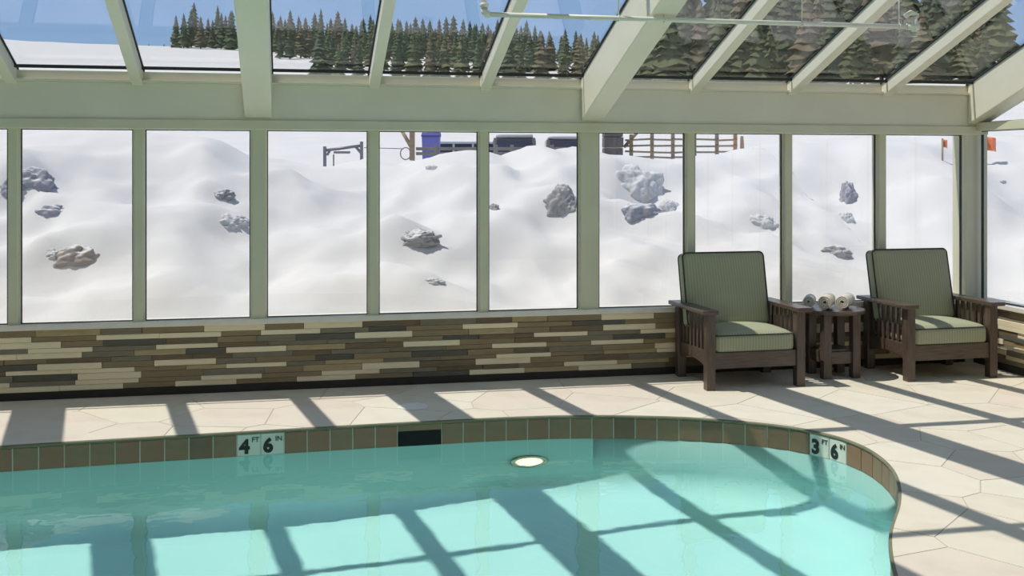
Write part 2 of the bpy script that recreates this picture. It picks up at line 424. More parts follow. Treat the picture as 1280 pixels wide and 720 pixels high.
# coping nose
cm = MB(); prof = [(-0.004, -0.0015), (0.010, -0.0015), (0.016, -0.006), (0.017, -0.014), (0.012, -0.021), (0.0, -0.022)]
cv = []
for d, z in prof:
    for p in inset(d): cv.append((p.x, p.y - 5, z))
cm.raw(cv, [(r_ * NO + i, r_ * NO + (i + 1) % NO, (r_ + 1) * NO + (i + 1) % NO, (r_ + 1) * NO + i) for r_ in range(len(prof) - 1) for i in range(NO)])
cm.build('coping', M_COPING, pool, smooth=True)
# waterline tiles
s_mark = min((abs(along(k * 0.01)[0].x - on_z(297, 541, -0.02).x), k * 0.01) for k in range(int(PERIM * 100)) if along(k * 0.01)[0].y > 7)[1]
s_mark2 = min(((along(k * 0.01)[0] - on_z(1005, 535, 0.0).xy).length, k * 0.01) for k in range(int(PERIM * 100)))[1]
NT = round(PERIM / 0.152); TP = PERIM / NT
tm = MB().box((-TP / 2 + 0.0042, 0, -0.078), (TP / 2 - 0.0042, 0.007, 0.078))
TME = [tm.mesh('tile', m, bevel=0.002, seg=1) for m in TILE_MATS]
MARKME = tm.mesh('depth_marker_tile', M_MARK, bevel=0.002, seg=1)
SKIM = MB().box((-TP + 0.003, 0, 0.040), (TP - 0.003, 0.009, 0.078))
def text_mesh(s, size, offset=0.0):
    c = bpy.data.curves.new('lettering', 'FONT'); c.body = s; c.size = size; c.offset = offset; c.extrude = 0.0006
    c.align_x = 'CENTER'; c.align_y = 'CENTER'; c.resolution_u = 4
    o = bpy.data.objects.new('tmp', c); COL.objects.link(o); bpy.context.view_layer.update()
    me = bpy.data.meshes.new_from_object(o.evaluated_get(bpy.context.evaluated_depsgraph_get()))
    bpy.data.objects.remove(o); me.materials.clear(); me.materials.append(M_INK); return me
k2 = round((s_mark2 - s_mark) / TP) % NT
k_sk = 7
marks = {0: ('4', 'FT'), 1: ('6', 'IN'), k2: ('3', 'FT'), (k2 + 1) % NT: ('6', 'IN')}
TXT = {}
for k in range(NT):
    if k == k_sk + 1: continue
    s = s_mark + (k + 0.5) * TP
    if k == k_sk: s += TP / 2
    p, d = along(s)
    # average direction over the tile
    a, _ = along(s - TP / 2); b, _ = along(s + TP / 2); d = (b - a).normalized()
    mid = (a + b) / 2
    n = Vector((d.y, -d.x))                       # towards the water
    # tile frame: local x = -d (left to right seen from the pool), local y = outwards... front face towards n
    Mx = Matrix(((d.x, n.x, 0, mid.x + n.x * 0.001), (d.y, n.y, 0, mid.y + n.y * 0.001 - 5), (0, 0, 1, -0.102), (0, 0, 0, 1)))
    if k == k_sk:
        o = SKIM.build('skimmer_frame', TILE_MATS[0], pool); o.matrix_local = Mx
        q = MB().box((-TP + 0.002, 0.002, -0.085), (TP - 0.002, 0.006, 0.040)).build('skimmer_mouth', M_DARK, pool); q.matrix_local = Mx  # flat panel, the dark inside of the slot is painted as black
        tag(q, 'black panel standing for the shaded skimmer slot')
        continue
    if k in marks:
        o = link('depth_marker_tile', MARKME, pool); o.matrix_local = Mx
        num, unit = marks[k]
        tag(o, 'white tile reading ' + num + ' ' + unit)
        for body, size, off, px, pz in ((num, 0.126, 0.0062, -0.028, -0.006), (unit, 0.046, 0.0006, 0.042, 0.040)):
            key = (body, size)
            if key not in TXT: TXT[key] = text_mesh(body, size, off)
            t_ = link('numeral' if len(body) == 1 else 'unit_lettering', TXT[key], o)
            t_.matrix_local = Matrix(((1, 0, 0, px), (0, 0, 1, 0.0095), (0, 1, 0, pz), (0, 0, 0, 1)))
        o.cycles.is_caustics_receiver = True
        continue
    o = link('tile', TME[rs.choices((0, 1, 2), (5, 4, 2))[0]], pool); o.matrix_local = Mx
    o.cycles.is_caustics_receiver = True
# underwater light in the far wall
pe = min((abs(along(k * 0.01)[0].x - 1.66), k * 0.01) for k in range(int(PERIM * 100)) if along(k * 0.01)[0].y > 7)[1]
p, d = along(pe); n = Vector((d.y, -d.x)); pc = Vector((p.x + n.x * 0.008, p.y + n.y * 0.008, -0.70))
Ml = Matrix(((d.x, 0, n.x, pc.x), (d.y, 0, n.y, pc.y), (0, 1, 0, pc.z), (0, 0, 0, 1)))
lt = empty('pool_light'); lt.matrix_world = Ml
tag(lt, 'round lit underwater lamp set in the far pool wall', 'pool light')
MB().lathe([(0.135, 0.0), (0.135, 0.018), (0.118, 0.03), (0.098, 0.026), (0.098, 0.0)], 32).build('rim', M_CHROME, lt, smooth=True)
MB().lathe([(0.097, 0.002), (0.094, 0.02), (0.07, 0.036), (0.035, 0.045), (0.005, 0.047)], 32).build('lens', M_LENS, lt, smooth=True)
# water
bm = fill_loops([inset(0.008)], 0.0)
for f in bm.faces: f.smooth = True
me = bpy.data.meshes.new('pool_water'); bm.to_mesh(me); bm.free(); me.materials.append(WATER)
water = tag(link('pool_water', me, loc=(0, 0, Z_WATER)), 'calm clear turquoise water filling the pool', 'water', kind='stuff')
water.cycles.is_caustics_caster = True

# ------------------------------------------------------------------ window wall
wall_back = MB().box((XL, YW + 0.012, -0.30), (XR + 0.20, YW + 0.20, Z_SILL - 0.045)).build('wall_back', M_CORE)
tag(wall_back, 'low stacked stone wall under the long window row, with cream mullions', 'wall', kind='structure')
MB().box((XL, YW - 0.012, 0.0), (XR, YW + 0.014, 0.058)).build('base_strip', M_BASE, wall_back)
MB().box((XL, YW - 0.035, Z_SILL - 0.043), (XR + 0.2, YW + 0.20, Z_SILL)).build('sill', M_SILL, wall_back, bevel=0.006)
rk = random.Random(21)
ROWH = [0.042, 0.036, 0.050, 0.034, 0.046, 0.038, 0.044, 0.036, 0.048, 0.040, 0.049]
scale_h = (Z_SILL - 0.045 - 0.058) / sum(ROWH); ROWH = [h * scale_h for h in ROWH]
STRIPME = {}
def strip_mesh(hi, mi, L):
    key = (hi, mi, L)
    if key not in STRIPME:
        STRIPME[key] = MB().box((0.001, 0, 0.001), (L - 0.001, 0.03, ROWH[hi] - 0.001)).mesh('stone_strip', STRIP_MATS[mi], bevel=0.0015, seg=1)
    return STRIPME[key]
def strips(parent, length, place, seed):
    r_ = random.Random(seed); z = 0.058
    for hi in range(len(ROWH)):
        x = -r_.uniform(0, 0.44); prev = -1
        while x < length:
            mi = r_.choices(range(6), STRIP_P)[0]
            if mi == 0 and prev == 0 and r_.random() < 0.6: mi = 2
            L = 0.46 if mi == 0 else r_.choice((0.30, 0.46, 0.46, 0.38))
            prev = mi
            x0 = max(x, 0); x1 = min(x + L, length)
            if x1 - x0 > 0.03:
                LL = round(x1 - x0, 2) if (x1 - x0) < L - 0.001 else L
                place(strip_mesh(hi, mi, LL), x0, z, r_.choice((0.0, 0.006, 0.012)) + (0.004 if mi == 0 else 0), parent)
            x += L
        z += ROWH[hi]
XS = -4.4
strips(wall_back, XR - XS, lambda me, x, z, pr, par: link('stone_strip', me, par, (XS + x, YW + 0.002 - pr, z)), 5)

POSTS = {2: 0.105, 5: 0.155, -1: 0.105, -4: 0.105}
for i in range(-6, 9):
    w = POSTS.get(i, 0.066); x = mx(i)
    m = MB().box((x - w / 2, YW - 0.01, Z_SILL - 0.005), (x + w / 2, YW + 0.12, Z_WTOP + 0.02))
    o = m.build('post' if i in POSTS else 'mullion', M_FRAME, wall_back, bevel=0.006)
    MB().box((x - w / 2 - 0.013, YW + 0.028, Z_SILL), (x + w / 2 + 0.013, YW + 0.062, Z_WTOP)).build('glazing_bead', M_PAINT, o, bevel=0.004)
# header: lower rail, beam, roof sill
MB().box((XL, YW - 0.085, Z_WTOP), (XR + 0.1, YW + 0.15, 2.118)).build('window_head_rail', M_FRAME, wall_back, bevel=0.008)
MB().box((XL, YW - 0.065, 2.118), (XR + 0.1, YW + 0.15, 2.395)).build('header_beam', M_PAINT, wall_back, bevel=0.004)
MB().box((XL, YW - 0.100, 2.395), (XR + 0.1, YW + 0.15, 2.415)).build('roof_sill', M_PAINT, wall_back, bevel=0.004)
MB().box((XL, YW - 0.050, 2.415), (XR + 0.1, YW + 0.15, 2.480)).build('eave_rail', M_PAINT, wall_back, bevel=0.004)
MB().box((XL, 8.513, 2.488), (XR - 0.1, 8.535, 2.512)).build('eave_gasket', M_GASKET, wall_back)
# corner post
MB().box((XR - 0.09, YW - 0.03, 0.0), (XR + 0.13, YW + 0.17, 2.16)).build('corner_post', M_FRAME, wall_back, bevel=0.006)

ORD = ['first', 'second', 'third', 'fourth', 'fifth', 'sixth', 'seventh', 'eighth', 'ninth', 'tenth', 'eleventh', 'twelfth', 'thirteenth', 'fourteenth', 'fifteenth', 'sixteenth']
def window(n, quad, nrm, label, group):
    # quad: four corners of the opening (bl, br, tr, tl) in the glass plane; gasket frame is the root, pane its child
    q = [Vector(p) for p in quad]; nrm = Vector(nrm); c = sum(q, Vector()) / 4
    g = 0.006; m = MB()
    inn = []
    for k in range(4):
        a = (q[k - 1] - q[k]).normalized(); b = (q[(k + 1) % 4] - q[k]).normalized(); inn.append(q[k] + (a + b) * g)
    for k in range(4):
        l = (k + 1) % 4
        m.raw([q[k] - nrm * .012, q[l] - nrm * .012, inn[l] - nrm * .012, inn[k] - nrm * .012, q[k] + nrm * .012, q[l] + nrm * .012, inn[l] + nrm * .012, inn[k] + nrm * .012],
              [(0, 1, 2, 3), (7, 6, 5, 4), (0, 4, 5, 1), (3, 2, 6, 7), (1, 5, 6, 2), (0, 3, 7, 4)])
    o = m.build('window_%d' % n, M_GASKET); tag(o, label, 'window', group, 'structure')
    pm = MB().raw([p - nrm * .004 for p in inn] + [p + nrm * .004 for p in inn], [(3, 2, 1, 0), (4, 5, 6, 7), (0, 1, 5, 4), (1, 2, 6, 5), (2, 3, 7, 6), (3, 0, 4, 7)])
    pm.build('pane', GLASS, o)
    return o
wn_ = 1
for i in range(8, -7, -1):
    wl_ = POSTS.get(i, 0.066) / 2 + 0.013; wr_ = POSTS.get(i + 1, 0.066) / 2 + 0.013
    if i + 1 == 9: wr_ = 0.09
    x0_, x1_ = mx(i) + wl_, mx(i + 1) - wr_; y = YW + 0.045
    window(wn_, [(x0_, y, Z_SILL), (x1_, y, Z_SILL), (x1_, y, Z_WTOP), (x0_, y, Z_WTOP)], (0, 1, 0),
           'tall fixed window over the stone wall, %s along from the corner post' % ORD[8 - i], 'windows of the long wall'); wn_ += 1

# ------------------------------------------------------------------ right gable wall
wall_right = MB().box((XR + 0.012, YB, -0.30), (XR + 0.20, YW + 0.012, Z_SILL - 0.045)).build('wall_right', M_CORE)
tag(wall_right, 'sunlit stacked stone gable wall beyond the corner post', 'wall', kind='structure')
MB().box((XR - 0.012, YB, 0.0), (XR + 0.014, YW, 0.058)).build('base_strip', M_BASE, wall_right)
MB().box((XR - 0.035, YB, Z_SILL - 0.043), (XR + 0.20, YW - 0.03, Z_SILL)).build('sill', M_SILL, wall_right, bevel=0.006)
strips(wall_right, 3.4, lambda me, x, z, pr, par: link('stone_strip', me, par, (XR + 0.002 - pr, YW - 0.02 - x, z), (0, 0, -math.pi / 2)), 9)
gy = [YW - 0.03 - 0.90 * k for k in range(13)]
for k in range(1, 13):
    y = gy[k]; zt = roof_z(y) - 0.36
    o = MB().box((XR - 0.01, y - 0.033, Z_SILL - 0.005), (XR + 0.12, y + 0.033, zt + 0.02)).build('mullion', M_FRAME, wall_right, bevel=0.006)
    MB().box((XR + 0.028, y - 0.046, Z_SILL), (XR + 0.062, y + 0.046, zt)).build('glazing_bead', M_PAINT, o, bevel=0.004)
MB().box((XR - 0.02, YB, 2.075), (XR + 0.13, YW - 0.03, 2.150)).build('transom_rail', M_FRAME, wall_right, bevel=0.006)
gn = 0
for k in range(12):
    ya, yb = gy[k] - 0.046, gy[k + 1] + 0.046; x = XR + 0.045
    window(wn_, [(x, ya, Z_SILL), (x, yb, Z_SILL), (x, yb, 2.075), (x, ya, 2.075)], (1, 0, 0),
           'tall gable wall window below the transom rail, %s from the corner post' % ORD[gn], 'windows of the gable wall'); wn_ += 1
    window(wn_, [(x, ya, 2.150), (x, yb, 2.150), (x, yb, roof_z(yb) - 0.36), (x, ya, max(2.16, roof_z(ya) - 0.36))], (1, 0, 0),
           'sloping gable window above the transom rail, %s from the corner post' % ORD[gn], 'upper windows of the gable wall'); wn_ += 1
    gn += 1

# walls out of view
m = MB().prism([(YB - 0.15, -0.3), (YW + 0.2, -0.3), (YW + 0.2, roof_z(YW + 0.1)), (YB - 0.15, roof_z(YB - 0.15))], 'x', XL - 0.15, XL)
tag(m.build('wall_left', M_WALL), 'plain tan plaster side wall of the pool room', 'wall', kind='structure')
m = MB().box((XL - 0.15, YB - 0.15, -0.3), (XR + 0.2, YB, roof_z(YB)))
tag(m.build('wall_front', M_WALL), 'plain tan plaster wall behind the pool', 'wall', kind='structure')

# ------------------------------------------------------------------ glass roof
PURL = [6.92, 5.02, 2.9, 0.4]
def slope_box(x0, x1, ya, yb, top, depth):
    return MB().raw([(x0, ya, roof_z(ya) - top - depth), (x1, ya, roof_z(ya) - top - depth), (x1, yb, roof_z(yb) - top - depth), (x0, yb, roof_z(yb) - top - depth),
                     (x0, ya, roof_z(ya) - top), (x1, ya, roof_z(ya) - top), (x1, yb, roof_z(yb) - top), (x0, yb, roof_z(yb) - top)],
                    [(3, 2, 1, 0), (4, 5, 6, 7), (0, 1, 5, 4), (1, 2, 6, 5), (2, 3, 7, 6), (3, 0, 4, 7)])
ceiling = MB().box((XL, YB - 0.1, roof_z(YB) - 0.40), (XR + 0.15, YB + 0.10, roof_z(YB) + 0.05)).build('ceiling', M_PAINT)
tag(ceiling, 'sloping glass roof on cream painted rafters', 'roof', kind='structure')
MAINS = {-4: 0.19, -1: 0.19, 2: 0.205, 5: 0.185, 9: 0.19}
for i in range(-6, 10):
    x = mx(i)
    if i in MAINS:
        w = MAINS[i]; dep = 0.355
        o = slope_box(x - w / 2, x + w / 2, YB, YW - 0.07, 0.012, dep).build('main_beam', M_PAINT, ceiling, bevel=0.008)
    else:
        w = 0.082; dep = 0.115
        o = slope_box(x - w / 2, x + w / 2, YB, YW - 0.052, 0.012, dep).build('rafter', M_PAINT, ceiling, bevel=0.006)
    slope_box(x - w / 2 - 0.011, x + w / 2 + 0.011, YB, YW - 0.05, 0.004, 0.012).build('gasket', M_GASKET, o)
for y in PURL:
    slope_box(XL, XR, y - 0.030, y + 0.030, 0.010, 0.105).build('purlin', M_PAINT, ceiling, bevel=0.004)
ys = [YW + 0.08] + PURL + [YB]
for i in range(-6, 9):
    for a, b in zip(ys[:-1], ys[1:]):
        slope_box(mx(i) + 0.002, mx(i + 1) - 0.002, b + 0.002, a - 0.002, -0.006, 0.008).build('roof_pane', GLASS, ceiling)

# ------------------------------------------------------------------ armchairs
def rounded_box(hx, hy, hz, r, n=12, puff=0.0, edge=0.0):
    bm = bmesh.new(); bmesh.ops.create_cube(bm, size=2)
    bmesh.ops.subdivide_edges(bm, edges=bm.edges, cuts=n, use_grid_fill=True)
    for v in bm.verts:
        x, y, z = v.co
        p = Vector((x * hx, y * hy, z * hz))
        c = Vector((max(-hx + r, min(hx - r, p.x)), max(-hy + r, min(hy - r, p.y)), max(-hz + r, min(hz - r, p.z))))
        d = p - c
        if d.length > 1e-6: p = c + d.normalized() * r
        k = (1 - x * x) * (1 - y * y)
        p.z += math.copysign(puff * k, z) if abs(z) > 0.2 else 0
        p.x *= 1 - edge * (1 - z * z) * 0; v.co = p
    for f in bm.faces: f.smooth = True
    return bm
def bm_obj(name, bm, m, parent):
    me = bpy.data.meshes.new(name); bm.to_mesh(me); bm.free(); me.materials.append(m); return link(name, me, parent)
def rim_tube(hx, hy, r, z, tr, n=6):
    path = []
    for cx_, cy_, a0 in ((hx - r, hy - r, 0), (-hx + r, hy - r, 90), (-hx + r, -hy + r, 180), (hx - r, -hy + r, 270)):
        for k in range(n + 1):
            a = math.radians(a0 + 90 * k / n); path.append((cx_ + r * math.cos(a), cy_ + r * math.sin(a), z))
    return MB().tube(path, tr, 6, closed=True)
def make_chair(loc):
    # local: x across, -y is the front, origin on the floor under the centre of the legs
    t = empty('armchair', loc)
    W, D, P_ = 0.845, 0.66, 0.072       # outside width, depth, post size
    xo, yo = W / 2, D / 2
    for sx_ in (-1, 1):
        for fy in (-1, 1):
            x0_ = sx_ * xo; x1_ = sx_ * (xo - P_); y0_ = fy * yo; y1_ = fy * (yo - P_)
            MB().box((min(x0_, x1_), min(y0_, y1_), 0), (max(x0_, x1_), max(y0_, y1_), 0.598)).build('leg', M_WOOD, t, bevel=0.005)
        # arm board
        xa, xb = sx_ * (xo + 0.048), sx_ * (xo - 0.085)
        MB().box((min(xa, xb), -yo - 0.035, 0.598), (max(xa, xb), yo + 0.035, 0.630)).build('armrest', M_WOODH, t, bevel=0.006)
        xs = sx_ * (xo - P_ / 2)
        # lower side rail with a shallow arch
        poly = [(-yo + P_, 0.17), (-yo + P_, 0.30), (yo - P_, 0.30), (yo - P_, 0.17)] + \
               [(yo - P_ - (D - 2 * P_) * k / 10, 0.17 + 0.038 * math.sin(math.pi * k / 10)) for k in range(1, 10)]
        MB().prism(poly, 'x', xs - 0.014, xs + 0.014).build('side_rail', M_WOODH, t, bevel=0.003)
        for k in range(7):
            y = -yo + P_ + (D - 2 * P_) * (k + 0.5) / 7
            MB().box((xs - 0.009, y - 0.017, 0.298), (xs + 0.009, y + 0.017, 0.600)).build('slat', M_WOOD, t, bevel=0.002, seg=1)
    MB().box((-xo + P_ - 0.002, -yo + 0.016, 0.165), (xo - P_ + 0.002, -yo + 0.044, 0.292)).build('front_rail', M_WOODH, t, bevel=0.003)
    MB().box((-xo + P_ - 0.002, yo - 0.044, 0.165), (xo - P_ + 0.002, yo - 0.016, 0.292)).build('rear_rail', M_WOODH, t, bevel=0.003)
    MB().box((-xo + P_ - 0.01, -yo + 0.045, 0.255), (xo - P_ + 0.01, yo - 0.045, 0.275)).build('seat_deck', M_WOODH, t)
    # seat cushion
    hx, hy, hz = (W - 2 * P_) / 2 - 0.004, 0.285, 0.082
    cu = bm_obj('seat_cushion', rounded_box(hx, hy, hz, 0.05, 14, 0.042), FABRIC, t); cu.location = (0, -0.032, 0.275 + hz)
    rim_tube(hx - 0.006, hy - 0.006, 0.04, hz - 0.016, 0.005).build('piping', M_PIPING, cu, smooth=True)
    rim_tube(hx - 0.006, hy - 0.006, 0.04, -hz + 0.016, 0.005).build('piping', M_PIPING, cu, smooth=True)
    # reclined back: cushion on a slatted frame
    rec = math.radians(12)
    bx, bz, bd = 0.372, 0.310, 0.060
    Rm = Matrix.Translation((-0.030, 0.150, 0.395)) @ Matrix.Rotation(-rec, 4, 'X')
    bc = bm_obj('back_cushion', rounded_box(bx, bz, bd, 0.042, 14, 0.030), FABRIC, t)
    bc.matrix_local = Rm @ Matrix.Translation((0, 0, bz + 0.03)) @ Matrix.Rotation(math.radians(90), 4, 'X')
    rim_tube(bx - 0.005, bz - 0.005, 0.04, bd - 0.012, 0.006).build('piping', M_PIPING, bc, smooth=True)
    rim_tube(bx - 0.005, bz - 0.005, 0.04, -bd + 0.012, 0.006).build('piping', M_PIPING, bc, smooth=True)
    bf = MB().box((-bx + 0.03, 0.062, -0.06), (-bx + 0.075, 0.088, 0.60)).box((bx - 0.075, 0.062, -0.06), (bx - 0.03, 0.088, 0.60)).box((-bx + 0.03, 0.064, 0.54), (bx - 0.03, 0.086, 0.60))
    bo = bf.build('back_frame', M_WOOD, t, bevel=0.003); bo.matrix_local = Rm
    for z in (0.12, 0.26, 0.40):
        MB().box((-bx + 0.07, 0.066, z), (bx - 0.07, 0.082, z + 0.05)).build('back_slat', M_WOODH, bo, bevel=0.002, seg=1)
    return t
c1 = make_chair((3.620, 8.275, 0))
tag(c1, 'dark oak armchair with sage striped cushions standing against the stone wall', 'armchair', 'slatted lounge armchairs by the windows')
c2 = copy_tree(c1); c2.location = (5.355, 8.275, 0); c2.rotation_euler = (0, 0, 0.03); c1.rotation_euler = (0, 0, 0.03)
c2['label'] = 'dark oak armchair with sage cushions in the glazed corner beside the corner post'

# ------------------------------------------------------------------ side table and towels
TX, TY, TZ = 4.49, 8.33, 0.565
tb = empty('side_table', (TX, TY, 0)); tag(tb, 'small round dark oak table between the two armchairs', 'table')
MB().lathe([(0.245, TZ - 0.036), (0.262, TZ - 0.030), (0.265, TZ - 0.008), (0.258, TZ)], 40).build('table_top', M_WOODH, tb)
for a in (45, 135, 225, 315):
    cx_, cy_ = 0.185 * math.cos(math.radians(a)), 0.185 * math.sin(math.radians(a))
    MB().box((cx_ - 0.035, cy_ - 0.035, 0), (cx_ + 0.035, cy_ + 0.035, TZ - 0.035)).build('leg', M_WOOD, tb, bevel=0.004)
for s_ in (-1, 1):
    MB().box((-0.098, s_ * 0.131 - 0.011, 0.12), (0.098, s_ * 0.131 + 0.011, 0.22)).build('lower_rail', M_WOODH, tb, bevel=0.003)
    MB().box((s_ * 0.131 - 0.011, -0.098, 0.12), (s_ * 0.131 + 0.011, 0.098, 0.22)).build('lower_rail', M_WOODH, tb, bevel=0.003)
MB().box((-0.12, -0.12, 0.220), (0.12, 0.12, 0.238)).build('shelf', M_WOODH, tb, bevel=0.003)
def towel_roll(loc, rz, r, L, m, label):
    turns = 3.2; n = 90; th = r / (turns + 0.9)
    inn, out_ = [], []
    for k in range(n + 1):
        a = turns * 2 * math.pi * k / n - math.pi / 2 - turns * 2 * math.pi
        rr = 0.30 * th + (r - th * 0.9 - 0.30 * th) * k / n
        inn.append((rr * math.cos(a), rr * math.sin(a))); out_.append(((rr + th * 0.86) * math.cos(a), (rr + th * 0.86) * math.sin(a)))
    vs2 = []
    for (y0_, sh) in ((-L / 2, 0.0), (-L / 2 + 0.012, 1), (L / 2 - 0.012, 1), (L / 2, 0.0)):
        k_ = 0.0 if sh else 0.22
        for (ia, oa) in zip(inn, out_):
            mxp = ((ia[0] + oa[0]) / 2, (ia[1] + oa[1]) / 2)
            vs2.append((ia[0] + (mxp[0] - ia[0]) * k_, y0_, ia[1] + (mxp[1] - ia[1]) * k_)); vs2.append((oa[0] + (mxp[0] - oa[0]) * k_, y0_, oa[1] + (mxp[1] - oa[1]) * k_))
    row = 2 * (n + 1); fs2 = []
    for j in range(3):
        for k in range(n):
            b = j * row + 2 * k; c_ = (j + 1) * row + 2 * k
            fs2.append((b, b + 2, c_ + 2, c_)); fs2.append((b + 1, c_ + 1, c_ + 3, b + 3))
        b = j * row; c_ = b + row; fs2.append((b, c_, c_ + 1, b + 1)); b += 2 * n; c_ += 2 * n; fs2.append((b, b + 1, c_ + 1, c_))
    for j in (0, 3):
        for k in range(n):
            b = j * row + 2 * k; fs2.append((b, b + 1, b + 3, b + 2))
    o = MB().raw(vs2, fs2).build('rolled_towel', m, smooth=True, loc=loc, rot=(0, 0, rz))
    return tag(o, label, 'towel', 'rolled towels on the side table')
rr = 0.064
towel_roll((4.425, 8.30, TZ + rr), -0.62, rr, 0.27, M_TOWEL2, 'beige rolled towel in the middle of the round table, spiral end showing')
towel_roll((4.575, 8.265, TZ + rr), -0.72, rr, 0.25, M_TOWEL2, 'beige rolled towel lying on the table beside the chair in the glazed corner')
towel_roll((4.325, 8.415, TZ + 0.055), -0.55, 0.055, 0.20, M_TOWEL, 'white rolled towel at the table edge beside the other armchair')

# ------------------------------------------------------------------ sprinkler pipe under the roof
PY, PZ = 6.84, 1.75 + 0.1444 * 6.84
xa, xb = on_y(606, 18, PY).x, on_y(1143, 30, PY).x
sp = empty('sprinkler_pipe', (xa, PY, PZ)); tag(sp, 'thin cream sprinkler pipe hanging under the roof beams', 'pipe')
Lp = xb - xa
MB().tube([(0.0, 0, 0), (Lp, 0, 0)], 0.0165, 14).build('pipe_run', M_PIPE, sp, smooth=True)
MB().tube([(-0.004, 0, 0.02), (-0.004, 0, roof_z(PY) - PZ - 0.02)], 0.0165, 14).build('riser', M_PIPE, sp, smooth=True)
el = MB().tube([(0.03, 0, 0), (0.012, 0, 0.001), (-0.001, 0, 0.012), (-0.004, 0, 0.04)], 0.0235, 14)
el.build('elbow', M_PIPE, sp, smooth=True)
MB().lathe([(0.020, 0), (0.030, 0.004), (0.030, 0.024), (0.020, 0.028)], 16, M=Matrix.Translation((-0.004, 0, 0.045))).build('coupling', M_PIPE, sp, smooth=True)
tee = MB().tube([(Lp - 0.06, 0, 0), (Lp + 0.03, 0, 0)], 0.0235, 14).tube([(Lp, 0, -0.035), (Lp, 0, 0.07)], 0.021, 14)
tee.build('tee_fitting', M_PIPE, sp, smooth=True)
MB().tube([(Lp, 0, 0.05), (Lp + 0.02, 0.0, 0.085), (Lp - 0.03, 0, 0.10), (Lp - 0.07, 0, 0.075)], 0.018, 12).build('swing_joint', M_PIPE, sp, smooth=True)
MB().lathe([(0.008, -0.07), (0.020, -0.068), (0.020, -0.064), (0.007, -0.060), (0.009, -0.035)], 14, M=Matrix.Translation((Lp, 0, 0))).build('sprinkler_head', M_PIPE, sp, smooth=True)
for x in (xa + 0.9, mx(5), mx(6) + 0.1, xb - 0.12):
    h0 = roof_z(PY) - PZ - (0.375 if abs(x - mx(5)) < 0.05 else 0.10)
    h = MB().tube([(x - xa, 0, 0.012), (x - xa, 0, max(0.03, h0))], 0.005, 8)
    h.tube([(x - xa, 0.021 * math.cos(a), 0.021 * math.sin(a)) for a in [2 * math.pi * k / 16 for k in range(16)]], 0.003, 6, closed=True)
    h.build('hanger', M_PIPE, sp, smooth=True)

# skimmer lid in the deck
lp = on_z(517, 508.5)
tag(MB().lathe([(0.108, 0.0), (0.110, 0.004), (0.104, 0.007), (0.03, 0.008), (0.01, 0.008)], 28).build('skimmer_lid', M_LID, loc=(lp.x, lp.y, 0.0005)),
    'round white plastic skimmer lid set in the deck behind the black slot', 'lid')

# ------------------------------------------------------------------ snow outside
CREST = [(-400, 150), (0, 163), (150, 164), (250, 176), (330, 201), (400, 207), (470, 208), (505, 207), (530, 197), (558, 191), (585, 189.5), (605, 192), (630, 199), (650, 193),
         (672, 186), (700, 191.5), (735, 187), (770, 194), (830, 201), (905, 199), (940, 191), (1000, 180), (1100, 172), (1300, 168), (2200, 160)]
YC = 13.6
CX_ = []
for u, v in CREST:
    a = (u - 640) / F
    p = on_y(u, v, YC) if u < 2000 else Vector((26, YC, 2.3))
    CX_.append((p.x, p.z))
def crest(x):
    if x <= CX_[0][0]: return CX_[0][1]
    for (x0_, z0_), (x1_, z1_) in zip(CX_[:-1], CX_[1:]):
        if x <= x1_:
            t = (x - x0_) / (x1_ - x0_); t = t * t * (3 - 2 * t); return z0_ + (z1_ - z0_) * t
    return CX_[-1][1]
def sstep(t): t = min(1, max(0, t)); return t * t * (3 - 2 * t)
def fbm(x, y, o=4, s=1.0, seed=0.0):
    v = 0; a = 1
    for k in range(o):
        v += a * noise.noise(Vector((x * s, y * s, seed + 7 * k))); s *= 2.0; a *= 0.5
    return v
BUMPS = []      # (x, y, amplitude, sx, sy) local swellings and hollows
def far_ground(x, y):
    r = math.hypot(x, y); th = math.atan2(x, y)
    g = 1.2 + 0.139 * max(0, r - 48) + 0.10 * fbm(x, y, 3, 0.15, 3)
    ridge = 232 + 10 * noise.noise(Vector((th * 6, 0, 1)))
    top = 1.2 + 0.139 * (ridge - 48) - 4.5 * sstep((th - 0.02) / 0.20)
    if r > ridge - 60:
        t = sstep((r - (ridge - 60)) / 60); g = g + (min(g, top) - g) * t
        g = min(g, top) - max(0, r - ridge) * 0.25
    return g
def snow_h(x, y):
    xd = x - (XR + 0.30); yd = y - (YW + 0.28)
    dist = yd if xd <= yd or yd > 0 and xd <= 0 else max(xd * 0.75, yd)
    dist = max(yd, xd * 0.72)
    zc = crest(x) if yd >= -0.5 else 1.9
    t = dist / (YC - YW - 0.28)
    if t < 0: base = 0.40
    elif t <= 1:
        tt = 0.55 * t + 0.45 * sstep(t); base = 0.40 + (zc - 0.40) * tt
    else:
        s = sstep((dist - (YC - YW - 0.28)) / 5.0); fg = far_ground(x, y)
        fl = max(fg, 1.30)
        lo = min(zc - 0.05, fl) if 0 <= x <= 9 else fl
        base = zc + (lo - zc) * s
        if dist > 12: base = base + (far_ground(x, y) - base) * sstep((dist - 12) / 8)
    k = sstep(dist / 0.8) * (1 - 0.85 * sstep((dist - 5) / 6)) * (1 - 0.75 * math.exp(-((t - 1) / 0.16) ** 2))
    lum = 0.26 * fbm(x, y, 2, 0.7, 1.0) + 0.06 * fbm(x, y, 4, 2.4, 5.0)
    rid = abs(noise.noise(Vector((x * 1.1 + 3, y * 1.1, 9)))); lum += 0.16 * (0.35 - rid)
    h = base + k * lum
    for bx_, by_, am, sx_, sy_ in BUMPS:
        q = ((x - bx_) / sx_) ** 2 + ((y - by_) / sy_) ** 2
        if q < 9: h += am * math.exp(-q)
    return h
